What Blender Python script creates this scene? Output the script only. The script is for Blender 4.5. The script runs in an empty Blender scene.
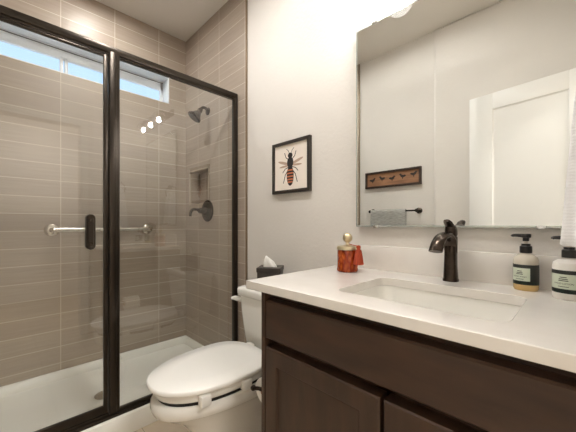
import bpy, bmesh, math, random
from mathutils import Vector, Matrix
random.seed(4)
C = bpy.context.scene
PI = math.pi

# ---------------------------------------------------------------- camera
CAM = (0.0, -1.2, 1.10)
cd = bpy.data.cameras.new('camera'); cam = bpy.data.objects.new('camera', cd)
C.collection.objects.link(cam)
cam.location = CAM
cam.rotation_euler = (PI/2, 0, math.radians(45.2))
cd.sensor_width = 36.0
cd.lens = 292.0/576.0*36.0
cd.shift_y = 8.0/576.0
cd.clip_start = 0.01
C.camera = cam
# ---------------------------------------------------------------- world, exposure
C.view_settings.view_transform = 'Standard'
C.view_settings.look = 'None'
C.view_settings.gamma = 1.0
C.view_settings.use_curve_mapping = False
C.view_settings.exposure = 0.05
w = bpy.data.worlds.new('World'); C.world = w; w.use_nodes = True
wn = w.node_tree.nodes; wl = w.node_tree.links
bg = wn['Background']; bg.inputs['Strength'].default_value = 1.5
tc = wn.new('ShaderNodeTexCoord'); sx = wn.new('ShaderNodeSeparateXYZ'); rp = wn.new('ShaderNodeValToRGB')
wl.new(tc.outputs['Generated'], sx.inputs[0]); wl.new(sx.outputs['Z'], rp.inputs[0])
rp.color_ramp.elements[0].position = 0.0; rp.color_ramp.elements[0].color = (0.62, 0.78, 0.95, 1)
rp.color_ramp.elements[1].position = 0.7; rp.color_ramp.elements[1].color = (0.36, 0.56, 0.86, 1)
wl.new(rp.outputs[0], bg.inputs['Color'])
C.cycles.max_bounces = 14; C.cycles.diffuse_bounces = 6; C.cycles.glossy_bounces = 8
C.cycles.transparent_max_bounces = 24; C.cycles.transmission_bounces = 10
C.cycles.sample_clamp_indirect = 6.0
C.cycles.use_denoising = True
C.cycles.caustics_reflective = False; C.cycles.caustics_refractive = False

BULB = 230.0        # vanity bulbs, emission strength
HALL_FILL = 43.0         # added unseen fill lamp beyond the door opening, W
SHOWER = 135.0       # recessed light above the shower, added unseen for the bright pan and tile
DOWN_FILL = 290.0         # ceiling fill light added out of view, emission strength

def area_lamp(name, loc, rot, sx_, sy_, power, col):
    l = bpy.data.lights.new(name, 'AREA'); l.shape = 'RECTANGLE'; l.size = sx_; l.size_y = sy_
    l.energy = power; l.color = col
    o = bpy.data.objects.new(name, l); o.location = loc; o.rotation_euler = rot
    C.collection.objects.link(o); return o
# fill lamp added unseen in the hallway; it brightens the room through the doorway
area_lamp('hall_lamp', (1.15, -0.80, 2.70), (0, 0, 0), 0.5, 0.5, HALL_FILL, (1.0, 0.98, 0.95))

# ---------------------------------------------------------------- materials
def srgb(r, g, b):
    f = lambda c: (c/255.0/12.92) if c/255.0 <= 0.04045 else ((c/255.0+0.055)/1.055)**2.4
    return (f(r), f(g), f(b), 1.0)
def mat(name, col, rough=0.5, metal=0.0, **kw):
    m = bpy.data.materials.new(name); m.use_nodes = True
    b = m.node_tree.nodes['Principled BSDF']
    b.inputs['Base Color'].default_value = col
    b.inputs['Roughness'].default_value = rough
    b.inputs['Metallic'].default_value = metal
    for k, v in kw.items(): b.inputs[k.replace('_', ' ')].default_value = v
    return m
def nd(m, t): return m.node_tree.nodes.new(t)
def ln(m, a, b): m.node_tree.links.new(a, b)
def bsdf(m): return m.node_tree.nodes['Principled BSDF']
def add_noise(m, c1, c2, scale=(1, 1, 1), nscale=5.0, detail=4.0, lo=0.3, hi=0.7, bump=0.0, bscale=None, bdist=0.002):
    """object-space noise between two colours, with optional bump"""
    g = nd(m, 'ShaderNodeTexCoord'); mp = nd(m, 'ShaderNodeMapping'); mp.inputs['Scale'].default_value = scale
    ln(m, g.outputs['Object'], mp.inputs[0])
    n = nd(m, 'ShaderNodeTexNoise'); n.inputs['Scale'].default_value = nscale; n.inputs['Detail'].default_value = detail
    ln(m, mp.outputs[0], n.inputs['Vector'])
    r = nd(m, 'ShaderNodeValToRGB'); r.color_ramp.elements[0].position = lo; r.color_ramp.elements[1].position = hi
    r.color_ramp.elements[0].color = c1; r.color_ramp.elements[1].color = c2
    ln(m, n.outputs[0], r.inputs[0]); ln(m, r.outputs[0], bsdf(m).inputs['Base Color'])
    if bump:
        n2 = n
        if bscale:
            n2 = nd(m, 'ShaderNodeTexNoise'); n2.inputs['Scale'].default_value = bscale; n2.inputs['Detail'].default_value = 3
            ln(m, g.outputs['Object'], n2.inputs['Vector'])
        bp = nd(m, 'ShaderNodeBump'); bp.inputs['Strength'].default_value = bump; bp.inputs['Distance'].default_value = bdist
        ln(m, n2.outputs[0], bp.inputs['Height']); ln(m, bp.outputs[0], bsdf(m).inputs['Normal'])
    return m

M = {}
M['paint'] = add_noise(mat('wall_paint', (0.7, 0.66, 0.6, 1), 0.55), srgb(221, 216, 209), srgb(225, 220, 213), nscale=3, bump=0.4, bscale=60, bdist=0.003)
M['ceil'] = add_noise(mat('ceiling_paint', (0.75, 0.73, 0.7, 1), 0.7), srgb(221, 216, 208), srgb(225, 220, 212), nscale=3, bump=0.15, bscale=60, bdist=0.003)
M['white_paint'] = mat('white_trim_paint', srgb(240, 239, 235), 0.35)
M['vinyl'] = mat('white_vinyl', srgb(236, 238, 240), 0.35)
M['bronze'] = mat('dark_bronze_frame', srgb(54, 47, 40), 0.28, 0.7)
M['orb'] = add_noise(mat('oil_rubbed_bronze', srgb(60, 50, 42), 0.26, 0.85), srgb(52, 44, 38), srgb(78, 67, 58), nscale=30)
M['black_metal'] = mat('black_metal', srgb(30, 27, 25), 0.4, 0.4)
M['nickel'] = mat('brushed_nickel', srgb(205, 198, 188), 0.24, 1.0)
M['trim_metal'] = mat('tile_edge_metal', srgb(150, 132, 110), 0.3, 0.9)
M['niche_trim'] = mat('niche_edge_trim', srgb(196, 184, 168), 0.35)
M['porcelain'] = mat('porcelain', srgb(240, 238, 232), 0.12, Coat_Weight=0.3)
M['lid_plastic'] = mat('toilet_seat_plastic', srgb(243, 241, 235), 0.22)
M['acrylic'] = mat('acrylic_pan', srgb(236, 234, 226), 0.22)
M['quartz'] = add_noise(mat('white_quartz', srgb(232, 228, 221), 0.11), srgb(229, 224, 217), srgb(236, 232, 226), nscale=9, detail=6)
M['rubber'] = mat('black_rubber', srgb(25, 23, 22), 0.6)  # flat black standing in for shade under the toilet seat
M['black_plastic'] = mat('black_plastic', srgb(26, 25, 25), 0.3)
M['chrome'] = mat('chrome', srgb(225, 225, 225), 0.08, 1.0)
M['gold'] = mat('brass_gold', srgb(216, 200, 168), 0.3, 1.0)
M['paper'] = mat('white_paper', srgb(245, 243, 238), 0.8)
M['card'] = mat('cardboard', srgb(168, 128, 88), 0.8)
M['box_leather'] = add_noise(mat('dark_leather', srgb(48, 42, 38), 0.38), srgb(46, 40, 36), srgb(62, 54, 48), nscale=40)
M['ink'] = mat('black_ink', srgb(34, 28, 26), 0.7)
M['ink_red'] = mat('rust_ink', srgb(196, 118, 82), 0.7)
M['ink_wing'] = mat('wing_ink', srgb(186, 160, 140), 0.7)
M['mat_board'] = mat('cream_print_paper', srgb(240, 230, 218), 0.6)
M['frame_black'] = mat('dark_picture_frame', srgb(44, 38, 32), 0.35)
M['sign_wood'] = add_noise(mat('sign_wood', srgb(150, 100, 62), 0.6), srgb(122, 86, 60), srgb(158, 116, 84), scale=(2, 10, 14), nscale=4)
M['sign_frame'] = mat('sign_frame', srgb(52, 36, 26), 0.5)
M['hinge'] = mat('satin_nickel', srgb(170, 165, 158), 0.3, 1.0)
M['black_label'] = mat('black_label', srgb(44, 46, 42), 0.5)
M['green_label'] = mat('green_label', srgb(42, 66, 50), 0.5)
M['cream_label'] = mat('pale_green_label', srgb(208, 216, 196), 0.5)
M['lotion'] = mat('white_bottle_plastic', srgb(238, 234, 226), 0.3)
M['grey_towel'] = add_noise(mat('grey_towel', srgb(150, 150, 146), 0.95), srgb(138, 138, 134), srgb(186, 185, 180), scale=(6, 6, 60), nscale=4, bump=0.6, bscale=160, bdist=0.004)
M['tassel'] = add_noise(mat('rust_tassel', srgb(178, 62, 30), 0.8), srgb(134, 44, 20), srgb(184, 74, 38), scale=(60, 60, 3), nscale=4)

def wood_mat(name, a, b):
    m = mat(name, a, 0.36)
    return add_noise(m, a, b, scale=(3, 3, 0.6), nscale=9, detail=8, lo=0.25, hi=0.75, bump=0.04)
M['espresso'] = wood_mat('espresso_wood', srgb(52, 36, 26), srgb(74, 52, 38))
M['espresso_h'] = add_noise(mat('espresso_wood_horizontal', srgb(48, 34, 27), 0.36), srgb(52, 36, 26), srgb(74, 52, 38), scale=(0.6, 3, 3), nscale=9, detail=8, lo=0.25, hi=0.75, bump=0.04)

def tile_mat(name, axis, off):
    """stacked glazed wall tile; axis = which world axis runs along the wall"""
    m = mat(name, (0.4, 0.35, 0.3, 1), 0.3, Specular_IOR_Level=0.32)
    g = nd(m, 'ShaderNodeNewGeometry'); s = nd(m, 'ShaderNodeSeparateXYZ'); ln(m, g.outputs['Position'], s.inputs[0])
    a1 = nd(m, 'ShaderNodeMath'); a1.operation = 'ADD'; a1.inputs[1].default_value = -off+0.327*40; ln(m, s.outputs[axis], a1.inputs[0])
    a2 = nd(m, 'ShaderNodeMath'); a2.operation = 'ADD'; a2.inputs[1].default_value = -0.157+0.1122*20; ln(m, s.outputs['Z'], a2.inputs[0])
    cb = nd(m, 'ShaderNodeCombineXYZ'); ln(m, a1.outputs[0], cb.inputs[0]); ln(m, a2.outputs[0], cb.inputs[1])
    br = nd(m, 'ShaderNodeTexBrick'); br.offset = 0.0; br.squash = 1.0
    br.inputs['Scale'].default_value = 1.0; br.inputs['Mortar Size'].default_value = 0.0021
    br.inputs['Mortar Smooth'].default_value = 0.15; br.inputs['Bias'].default_value = 0.0
    br.inputs['Brick Width'].default_value = 0.327; br.inputs['Row Height'].default_value = 0.1122
    br.inputs['Color1'].default_value = srgb(164, 150, 136); br.inputs['Color2'].default_value = srgb(174, 161, 147)
    br.inputs['Mortar'].default_value = srgb(204, 194, 180)
    ln(m, cb.outputs[0], br.inputs['Vector'])
    mp = nd(m, 'ShaderNodeMapping'); mp.inputs['Scale'].default_value = (1.2, 26, 1); ln(m, cb.outputs[0], mp.inputs[0])
    n = nd(m, 'ShaderNodeTexNoise'); n.inputs['Scale'].default_value = 3.0; n.inputs['Detail'].default_value = 5
    ln(m, mp.outputs[0], n.inputs['Vector'])
    r = nd(m, 'ShaderNodeValToRGB'); r.color_ramp.elements[0].position = 0.3; r.color_ramp.elements[1].position = 0.75
    r.color_ramp.elements[0].color = (0.90, 0.895, 0.885, 1); r.color_ramp.elements[1].color = (1.05, 1.045, 1.04, 1)
    ln(m, n.outputs[0], r.inputs[0])
    mx = nd(m, 'ShaderNodeMix'); mx.data_type = 'RGBA'; mx.blend_type = 'MULTIPLY'; mx.inputs['Factor'].default_value = 1.0
    ln(m, br.outputs['Color'], mx.inputs[6]); ln(m, r.outputs[0], mx.inputs[7])
    mx2 = nd(m, 'ShaderNodeMix'); mx2.data_type = 'RGBA'; ln(m, br.outputs['Fac'], mx2.inputs['Factor'])
    ln(m, mx.outputs[2], mx2.inputs[6]); mx2.inputs[7].default_value = srgb(204, 194, 180)
    ln(m, mx2.outputs[2], bsdf(m).inputs['Base Color'])
    mr = nd(m, 'ShaderNodeMath'); mr.operation = 'MULTIPLY_ADD'; mr.inputs[1].default_value = 0.4; mr.inputs[2].default_value = 0.36
    ln(m, br.outputs['Fac'], mr.inputs[0]); ln(m, mr.outputs[0], bsdf(m).inputs['Roughness'])
    hb = nd(m, 'ShaderNodeMath'); hb.operation = 'MULTIPLY_ADD'; hb.inputs[1].default_value = -1.0; hb.inputs[2].default_value = 1.0
    ln(m, br.outputs['Fac'], hb.inputs[0])
    h2 = nd(m, 'ShaderNodeMath'); h2.operation = 'MULTIPLY_ADD'; h2.inputs[1].default_value = 0.12; ln(m, n.outputs[0], h2.inputs[0]); ln(m, hb.outputs[0], h2.inputs[2])
    bp = nd(m, 'ShaderNodeBump'); bp.inputs['Strength'].default_value = 0.35; bp.inputs['Distance'].default_value = 0.002
    ln(m, h2.outputs[0], bp.inputs['Height']); ln(m, bp.outputs[0], bsdf(m).inputs['Normal'])
    return m
M['tile_y'] = tile_mat('wall_tile_long_wall', 'Y', -0.897)
M['tile_x'] = tile_mat('wall_tile_end_wall', 'X', -1.944)

def floor_mat():
    m = mat('floor_tile', (0.5, 0.45, 0.38, 1), 0.4)
    g = nd(m, 'ShaderNodeNewGeometry'); mp = nd(m, 'ShaderNodeMapping'); mp.inputs['Location'].default_value = (7.0, 6.14, 0)
    ln(m, g.outputs['Position'], mp.inputs[0])
    br = nd(m, 'ShaderNodeTexBrick'); br.offset = 0.5; br.inputs['Scale'].default_value = 1.0
    br.inputs['Brick Width'].default_value = 0.61; br.inputs['Row Height'].default_value = 0.305; br.inputs['Mortar Size'].default_value = 0.002
    br.inputs['Color1'].default_value = srgb(196, 180, 158); br.inputs['Color2'].default_value = srgb(204, 189, 168); br.inputs['Mortar'].default_value = srgb(150, 138, 120)
    ln(m, mp.outputs[0], br.inputs['Vector'])
    n = nd(m, 'ShaderNodeTexNoise'); n.inputs['Scale'].default_value = 7; n.inputs['Detail'].default_value = 6; ln(m, mp.outputs[0], n.inputs['Vector'])
    r = nd(m, 'ShaderNodeValToRGB'); r.color_ramp.elements[0].color = (0.82, 0.82, 0.82, 1); r.color_ramp.elements[1].color = (1.1, 1.1, 1.1, 1); ln(m, n.outputs[0], r.inputs[0])
    mx = nd(m, 'ShaderNodeMix'); mx.data_type = 'RGBA'; mx.blend_type = 'MULTIPLY'; mx.inputs['Factor'].default_value = 1.0
    ln(m, br.outputs['Color'], mx.inputs[6]); ln(m, r.outputs[0], mx.inputs[7]); ln(m, mx.outputs[2], bsdf(m).inputs['Base Color'])
    return m
M['floor'] = floor_mat()

def thin_glass(name, tint, ior=1.5, rough=0.0, gloss=1.0, haze=0.0):
    m = bpy.data.materials.new(name); m.use_nodes = True; nt = m.node_tree; nt.nodes.clear()
    o = nt.nodes.new('ShaderNodeOutputMaterial'); t = nt.nodes.new('ShaderNodeBsdfTransparent'); t.inputs[0].default_value = tint
    g = nt.nodes.new('ShaderNodeBsdfGlossy'); g.inputs['Roughness'].default_value = rough; g.inputs['Color'].default_value = (gloss, gloss, gloss, 1)
    f = nt.nodes.new('ShaderNodeFresnel'); f.inputs['IOR'].default_value = ior
    mx = nt.nodes.new('ShaderNodeMixShader')
    # reflect at the outer face only, so a pane does not mirror twice
    ge = nt.nodes.new('ShaderNodeNewGeometry'); sb = nt.nodes.new('ShaderNodeMath'); sb.operation = 'SUBTRACT'; sb.inputs[0].default_value = 1.0
    mu = nt.nodes.new('ShaderNodeMath'); mu.operation = 'MULTIPLY'
    nt.links.new(ge.outputs['Backfacing'], sb.inputs[1]); nt.links.new(f.outputs[0], mu.inputs[0]); nt.links.new(sb.outputs[0], mu.inputs[1])
    if haze:                              # blown glass that scatters a little of the bulb's light
        tr_ = nt.nodes.new('ShaderNodeBsdfTranslucent'); m2 = nt.nodes.new('ShaderNodeMixShader'); m2.inputs[0].default_value = haze
        nt.links.new(t.outputs[0], m2.inputs[1]); nt.links.new(tr_.outputs[0], m2.inputs[2]); t = m2
    nt.links.new(mu.outputs[0], mx.inputs[0]); nt.links.new(t.outputs[0], mx.inputs[1]); nt.links.new(g.outputs[0], mx.inputs[2]); nt.links.new(mx.outputs[0], o.inputs[0])
    return m
M['shower_glass'] = thin_glass('shower_glass', (0.975, 0.985, 0.978, 1), 1.95)
M['window_glass'] = thin_glass('window_glass', (0.97, 0.985, 0.985, 1), 1.45)
M['globe_glass'] = thin_glass('globe_glass', (0.97, 0.97, 0.97, 1), 1.6, 0.05, haze=0.16)
M['soap_clear'] = mat('amber_soap', srgb(250, 214, 146), 0.08, Transmission_Weight=0.3, IOR=1.36)
M['soap_top'] = mat('clear_bottle', srgb(246, 237, 220), 0.08, Transmission_Weight=0.3, IOR=1.3)
def mirror_mat():
    m = bpy.data.materials.new('silvered_mirror'); m.use_nodes = True; nt = m.node_tree; nt.nodes.clear()
    o = nt.nodes.new('ShaderNodeOutputMaterial'); g = nt.nodes.new('ShaderNodeBsdfGlossy')
    g.inputs['Roughness'].default_value = 0.0; g.inputs['Color'].default_value = (0.92, 0.935, 0.915, 1)
    nt.links.new(g.outputs[0], o.inputs[0]); return m
M['mirror'] = mirror_mat()
M['mirror_edge'] = mat('mirror_bevel_edge', srgb(214, 220, 212), 0.15, 0.6)
def amber():
    m = mat('amber_cut_glass', srgb(190, 74, 26), 0.12, Transmission_Weight=0.35, IOR=1.4)
    g = nd(m, 'ShaderNodeTexCoord'); v = nd(m, 'ShaderNodeTexVoronoi'); v.inputs['Scale'].default_value = 85
    mp = nd(m, 'ShaderNodeMapping'); mp.inputs['Scale'].default_value = (1, 1, 0.5); ln(m, g.outputs['Object'], mp.inputs[0]); ln(m, mp.outputs[0], v.inputs['Vector'])
    bp = nd(m, 'ShaderNodeBump'); bp.inputs['Strength'].default_value = 0.9; bp.inputs['Distance'].default_value = 0.004
    ln(m, v.outputs['Distance'], bp.inputs['Height']); ln(m, bp.outputs[0], bsdf(m).inputs['Normal'])
    r = nd(m, 'ShaderNodeValToRGB'); r.color_ramp.elements[0].color = srgb(206, 102, 40); r.color_ramp.elements[1].color = srgb(142, 42, 14)
    r.color_ramp.elements[1].position = 0.8
    ln(m, v.outputs['Distance'], r.inputs[0]); ln(m, r.outputs[0], bsdf(m).inputs['Base Color'])
    return m
M['amber'] = amber()
def emit(name, col, s):
    m = bpy.data.materials.new(name); m.use_nodes = True; nt = m.node_tree; nt.nodes.clear()
    o = nt.nodes.new('ShaderNodeOutputMaterial'); e = nt.nodes.new('ShaderNodeEmission'); e.inputs[0].default_value = col; e.inputs[1].default_value = s
    nt.links.new(e.outputs[0], o.inputs[0]); return m
M['bulb'] = emit('lit_bulb', (1.0, 0.965, 0.92, 1), BULB)
M['downlight'] = emit('lit_diffuser', (1.0, 0.98, 0.95, 1), DOWN_FILL)
M['shower_downlight'] = emit('lit_shower_diffuser', (1.0, 0.98, 0.955, 1), SHOWER)
def waffle():
    m = mat('white_waffle_towel', srgb(247, 247, 248), 0.95)
    g = nd(m, 'ShaderNodeTexCoord')
    wv = nd(m, 'ShaderNodeTexWave'); wv.bands_direction = 'Z'; wv.inputs['Scale'].default_value = 48; wv.inputs['Distortion'].default_value = 3.0; wv.inputs['Detail'].default_value = 2; wv.inputs['Detail Scale'].default_value = 6
    ln(m, g.outputs['Object'], wv.inputs['Vector'])
    bp = nd(m, 'ShaderNodeBump'); bp.inputs['Strength'].default_value = 0.35; bp.inputs['Distance'].default_value = 0.002
    ln(m, wv.outputs['Color'], bp.inputs['Height']); ln(m, bp.outputs[0], bsdf(m).inputs['Normal'])
    return m
M['waffle'] = waffle()

# ---------------------------------------------------------------- mesh helpers (world coordinates)
def box(bm, x0, x1, y0, y1, z0, z1, bev=0.0, seg=2, mi=0):
    n = bmesh.new(); bmesh.ops.create_cube(n, size=1.0)
    for v in n.verts:
        v.co = Vector((x0+(v.co.x+.5)*(x1-x0), y0+(v.co.y+.5)*(y1-y0), z0+(v.co.z+.5)*(z1-z0)))
    if bev: bmesh.ops.bevel(n, geom=n.edges[:]+n.verts[:], offset=bev, segments=seg, profile=0.5, affect='EDGES')
    merge(bm, n, mi)
def merge(bm, n, mi=0):
    for f in n.faces: f.material_index = mi
    me = bpy.data.meshes.new('tmp'); n.to_mesh(me); n.free(); bm.from_mesh(me); bpy.data.meshes.remove(me)
def loft(bm, rings, cap0=True, cap1=True, mi=0, closed=True):
    n = bmesh.new(); R = [[n.verts.new(p) for p in r] for r in rings]
    k = len(R[0])
    for a, b in zip(R, R[1:]):
        for i in range(k if closed else k-1):
            n.faces.new((a[i], a[(i+1) % k], b[(i+1) % k], b[i]))
    if cap0: n.faces.new(list(reversed(R[0])))
    if cap1: n.faces.new(R[-1])
    bmesh.ops.recalc_face_normals(n, faces=n.faces[:])
    merge(bm, n, mi)
def lathe(bm, prof, c=(0, 0, 0), axis='Z', n=32, mi=0, mtx=None):
    """prof: list of (radius, height)"""
    rings = []
    for r, h in prof:
        ring = []
        for i in range(n):
            a = 2*PI*i/n; u, v = max(r, 1e-5)*math.cos(a), max(r, 1e-5)*math.sin(a)
            p = {'Z': (u, v, h), 'Y': (u, h, v), 'X': (h, u, v)}[axis]
            p = Vector(p)
            if mtx is not None: p = mtx @ p
            ring.append(Vector(c)+p)
        rings.append(ring)
    loft(bm, rings, True, True, mi)
def spline(pts, n=8):
    P = [Vector(p) for p in pts]; out = []
    for i in range(len(P)-1):
        p0, p1, p2, p3 = P[max(i-1, 0)], P[i], P[i+1], P[min(i+2, len(P)-1)]
        for k in range(n):
            t = k/n
            out.append(0.5*((2*p1)+(p2-p0)*t+(2*p0-5*p1+4*p2-p3)*t*t+(3*p1-p0-3*p2+p3)*t**3))
    out.append(P[-1]); return out
def tube(bm, pts, r, n=16, mi=0, smooth=0, flat=None):
    """r: radius or list; flat: (sx, sy) scale of the section"""
    P = spline(pts, smooth) if smooth else [Vector(p) for p in pts]
    rr = r if isinstance(r, (list, tuple)) else [r]*2
    rad = []
    for i in range(len(P)):
        t = i/(len(P)-1)*(len(rr)-1); k = min(int(t), len(rr)-2); rad.append(rr[k]+(rr[k+1]-rr[k])*(t-k))
    rings = []; prev = None
    for i, p in enumerate(P):
        d = (P[min(i+1, len(P)-1)]-P[max(i-1, 0)]).normalized()
        if prev is None:
            up = Vector((0, 0, 1)) if abs(d.z) < 0.9 else Vector((0, 1, 0))
            a = d.cross(up).normalized()
        else:
            a = (prev-d*prev.dot(d)).normalized()
        b = d.cross(a); prev = a
        s = flat or (1, 1)
        rings.append([p+a*(math.cos(2*PI*j/n)*rad[i]*s[0])+b*(math.sin(2*PI*j/n)*rad[i]*s[1]) for j in range(n)])
    loft(bm, rings, True, True, mi)
def prism(bm, poly, axis, d0, d1, mi=0):
    """poly: 2-D outline; axis Y -> (x,z), X -> (y,z), Z -> (x,y)"""
    f = {'Y': lambda u, v, d: (u, d, v), 'X': lambda u, v, d: (d, u, v), 'Z': lambda u, v, d: (u, v, d)}[axis]
    loft(bm, [[f(u, v, d0) for u, v in poly], [f(u, v, d1) for u, v in poly]], True, True, mi)
def rrect(x0, x1, y0, y1, r, n=6):
    out = []
    for cx, cy, a0 in ((x1-r, y1-r, 0), (x0+r, y1-r, 90), (x0+r, y0+r, 180), (x1-r, y0+r, 270)):
        for i in range(n+1):
            a = math.radians(a0+90*i/n); out.append((cx+r*math.cos(a), cy+r*math.sin(a)))
    return out
def holed(bm, outer, inner, axis, d0, d1, mi=0):
    """rectangle (x0,x1,y0,y1) slab with a hole outline"""
    x0, x1, y0, y1 = outer; f = {'Y': lambda u, v, d: (u, d, v), 'X': lambda u, v, d: (d, u, v), 'Z': lambda u, v, d: (u, v, d)}[axis]
    cx = sum(p[0] for p in inner)/len(inner); cy = sum(p[1] for p in inner)/len(inner)
    out = []
    if len(inner) == 4: out = [[x0 if u < cx else x1, y0 if v < cy else y1] for u, v in inner]
    for u, v in (inner if len(inner) > 4 else ()):                       # project each hole point onto the rectangle
        du, dv = u-cx, v-cy; t = 1e9
        if du > 1e-9: t = min(t, (x1-cx)/du)
        if du < -1e-9: t = min(t, (x0-cx)/du)
        if dv > 1e-9: t = min(t, (y1-cy)/dv)
        if dv < -1e-9: t = min(t, (y0-cy)/dv)
        out.append([cx+du*t, cy+dv*t])
    for X, Y in (((x0, y0), (x0, y1), (x1, y0), (x1, y1)) if len(inner) > 4 else ()):   # snap nearest to each corner
        k = min(range(len(out)), key=lambda i: (out[i][0]-X)**2+(out[i][1]-Y)**2); out[k] = [X, Y]
    n = len(inner)
    A = [f(u, v, d0) for u, v in out]; B = [f(u, v, d0) for u, v in inner]; D = [f(u, v, d1) for u, v in inner]; E_ = [f(u, v, d1) for u, v in out]
    loft(bm, [A, B, D, E_, A], False, False, mi)
def finish(bm):
    bmesh.ops.remove_doubles(bm, verts=bm.verts[:], dist=1e-6)
    bmesh.ops.recalc_face_normals(bm, faces=bm.faces[:])

def obj(name, bm, m, parent=None, smooth=40, label=None):
    finish(bm)
    me = bpy.data.meshes.new(name); bm.to_mesh(me); bm.free()
    for q in (m if isinstance(m, (list, tuple)) else [m]): me.materials.append(M[q] if isinstance(q, str) else q)
    o = bpy.data.objects.new(name, me); C.collection.objects.link(o)
    if smooth:
        for p in me.polygons: p.use_smooth = True
        me.set_sharp_from_angle(angle=math.radians(smooth))
    if parent is not None:
        o.parent = parent
        if parent.type == 'EMPTY': o.location = -parent.location
    if label: o['label'] = label
    return o
def thing(name, label, cat, loc, group=None):
    o = bpy.data.objects.new(name, None); C.collection.objects.link(o); o.location = loc; o.empty_display_size = 0.05
    o['label'] = label; o['category'] = cat
    if group: o['group'] = group
    return o
def tag(o, label, cat, group=None):
    o['label'] = label; o['category'] = cat
    if group: o['group'] = group
    return o
def struct(name, bm, m, label=None, cat=None, parent=None, smooth=0):
    o = obj(name, bm, m, parent, smooth)
    if parent is None:
        o['kind'] = 'structure'
        if label: o['label'] = label
        if cat: o['category'] = cat
    return o
B = bmesh.new

# ================================================================ ROOM SHELL
XL, XR, YB, YF, ZC = -2.50, 0.085, 0.0, -1.46, 2.73
TRX = -1.604                                   # edge of the tiled part of both end walls
bm = B(); box(bm, -2.7, 2.3, -1.7, 0.15, -0.06, 0.0)
struct('floor', bm, 'floor', 'beige tiled floor beside the toilet', 'floor')
bm = B(); box(bm, -2.7, 2.3, -1.7, 0.15, ZC, ZC+0.06)
struct('ceiling', bm, 'ceil', 'plain pale ceiling', 'ceiling')
bm = B(); box(bm, TRX, 2.3, YB, 0.13, 0, ZC)
struct('wall_back', bm, 'paint', 'pale greige textured wall with the mirror', 'wall')
# tiled end wall with the niche
NX0, NX1, NZ0, NZ1, ND = -2.43, -2.105, 1.266, 1.553, 0.092
bm = B()
holed(bm, (XL-0.14, TRX, 0.0, ZC), [(NX0, NZ0), (NX1, NZ0), (NX1, NZ1), (NX0, NZ1)], 'Y', -0.008, 0.13)
box(bm, NX0-.01, NX1+.01, ND, 0.13, NZ0-.01, NZ1+.01)
struct('wall_back_tile', bm, 'tile_x', 'tiled shower end wall with shower valve and recessed niche', 'wall')
bm = B(); box(bm, XL-0.14, TRX, YF-0.13, YF+0.008, 0, ZC)
struct('wall_front_tile', bm, 'tile_x', 'tiled shower end wall opposite the valve', 'wall')
# long shower wall with the window opening
WY0, WY1, WZ0, WZ1 = -1.40, -0.157, 2.131, 2.360
bm = B()
holed(bm, (YF-0.13, 0.13, 0.0, ZC), [(WY0, WZ0), (WY1, WZ0), (WY1, WZ1), (WY0, WZ1)], 'X', XL-0.14, XL)
struct('wall_left', bm, 'tile_y', 'long tiled shower wall with high window', 'wall')
# opposite wall, its right part standing slightly proud
bm = B(); box(bm, TRX, 2.3, YF-0.13, YF, 0, ZC); box(bm, -0.878, 0.2, YF-.03, YF+0.022, 0, ZC, 0.018, 4)
struct('wall_front', bm, 'paint', 'pale wall opposite the mirror', 'wall')
# right wall with the doorway the camera stands in
DY0, DY1, DZ = -1.33, -0.62, 2.07
bm = B(); box(bm, XR, XR+0.12, DY1, YB+.13, 0, ZC); box(bm, XR, XR+0.12, YF-.13, DY0, 0, ZC); box(bm, XR, XR+0.12, DY0, DY1, DZ, ZC)
struct('wall_right', bm, 'paint', 'right wall with open doorway', 'wall')
bm = B(); box(bm, 2.2, 2.3, -1.7, 0.15, 0, ZC)
struct('wall_hall', bm, 'paint', 'hall wall beyond the doorway', 'wall')
# metal tile edge trims and baseboard
for k, (y0, y1) in enumerate(((-0.0115, 0.002), (YF-0.002, YF+0.0115))):
    bm = B(); box(bm, TRX-0.002, TRX+0.007, y0, y1, 0.0, ZC, 0.001)
    struct('trim_%d' % (k+1), bm, 'trim_metal', 'thin metal strip along tile edge', 'trim')
bm = B()
for a, b, c, d in ((NX0-.004, NX0+.004, NZ0, NZ1), (NX1-.004, NX1+.004, NZ0, NZ1), (NX0, NX1, NZ0-.004, NZ0+.004), (NX0, NX1, NZ1-.004, NZ1+.004)):
    box(bm, a, b, -0.0105, 0.01, c, d, 0.001)
struct('trim_3', bm, 'niche_trim', 'metal strip framing the shower niche', 'trim')
bm = B(); box(bm, TRX+0.01, -0.83, -0.014, 0.0, 0.0, 0.10, 0.003)
struct('baseboard_back', bm, 'white_paint', 'white baseboard behind the toilet', 'baseboard')
bm = B(); box(bm, TRX+0.01, -0.88, YF, YF+0.014, 0.0, 0.10, 0.003)
struct('baseboard_front', bm, 'white_paint', 'white baseboard under towel bar', 'baseboard')
# window
win = bpy.data.objects.new('window_1', None); C.collection.objects.link(win); win.location = (XL-0.14, -0.8, WZ0)
win['kind'] = 'structure'; win['label'] = 'narrow high window above the shower'; win['category'] = 'window'
bm = B()   # painted reveal lining
t = 0.006
box(bm, XL-0.14, XL+0.002, WY0, WY1, WZ1-t, WZ1); box(bm, XL-0.14, XL+0.002, WY0, WY1, WZ0, WZ0+t)
box(bm, XL-0.14, XL+0.002, WY1-t, WY1, WZ0, WZ1); box(bm, XL-0.14, XL+0.002, WY0, WY0+t, WZ0, WZ1)
obj('window_reveal', bm, 'vinyl', win, 0)
bm = B(); xw0, xw1 = XL-0.145, XL-0.118
box(bm, xw0, xw1, WY0+t, WY1-t, WZ1-0.083, WZ1-t, 0.003); box(bm, xw0, xw1, WY0+t, WY1-t, WZ0+t, WZ0+0.03, 0.003)
box(bm, xw0, xw1, WY1-0.030, WY1-t, WZ0+t, WZ1-t, 0.003); box(bm, xw0, xw1, WY0+t, WY0+0.03, WZ0+t, WZ1-t, 0.003)
wf = obj('window_frame', bm, 'vinyl', win, 30)
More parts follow.
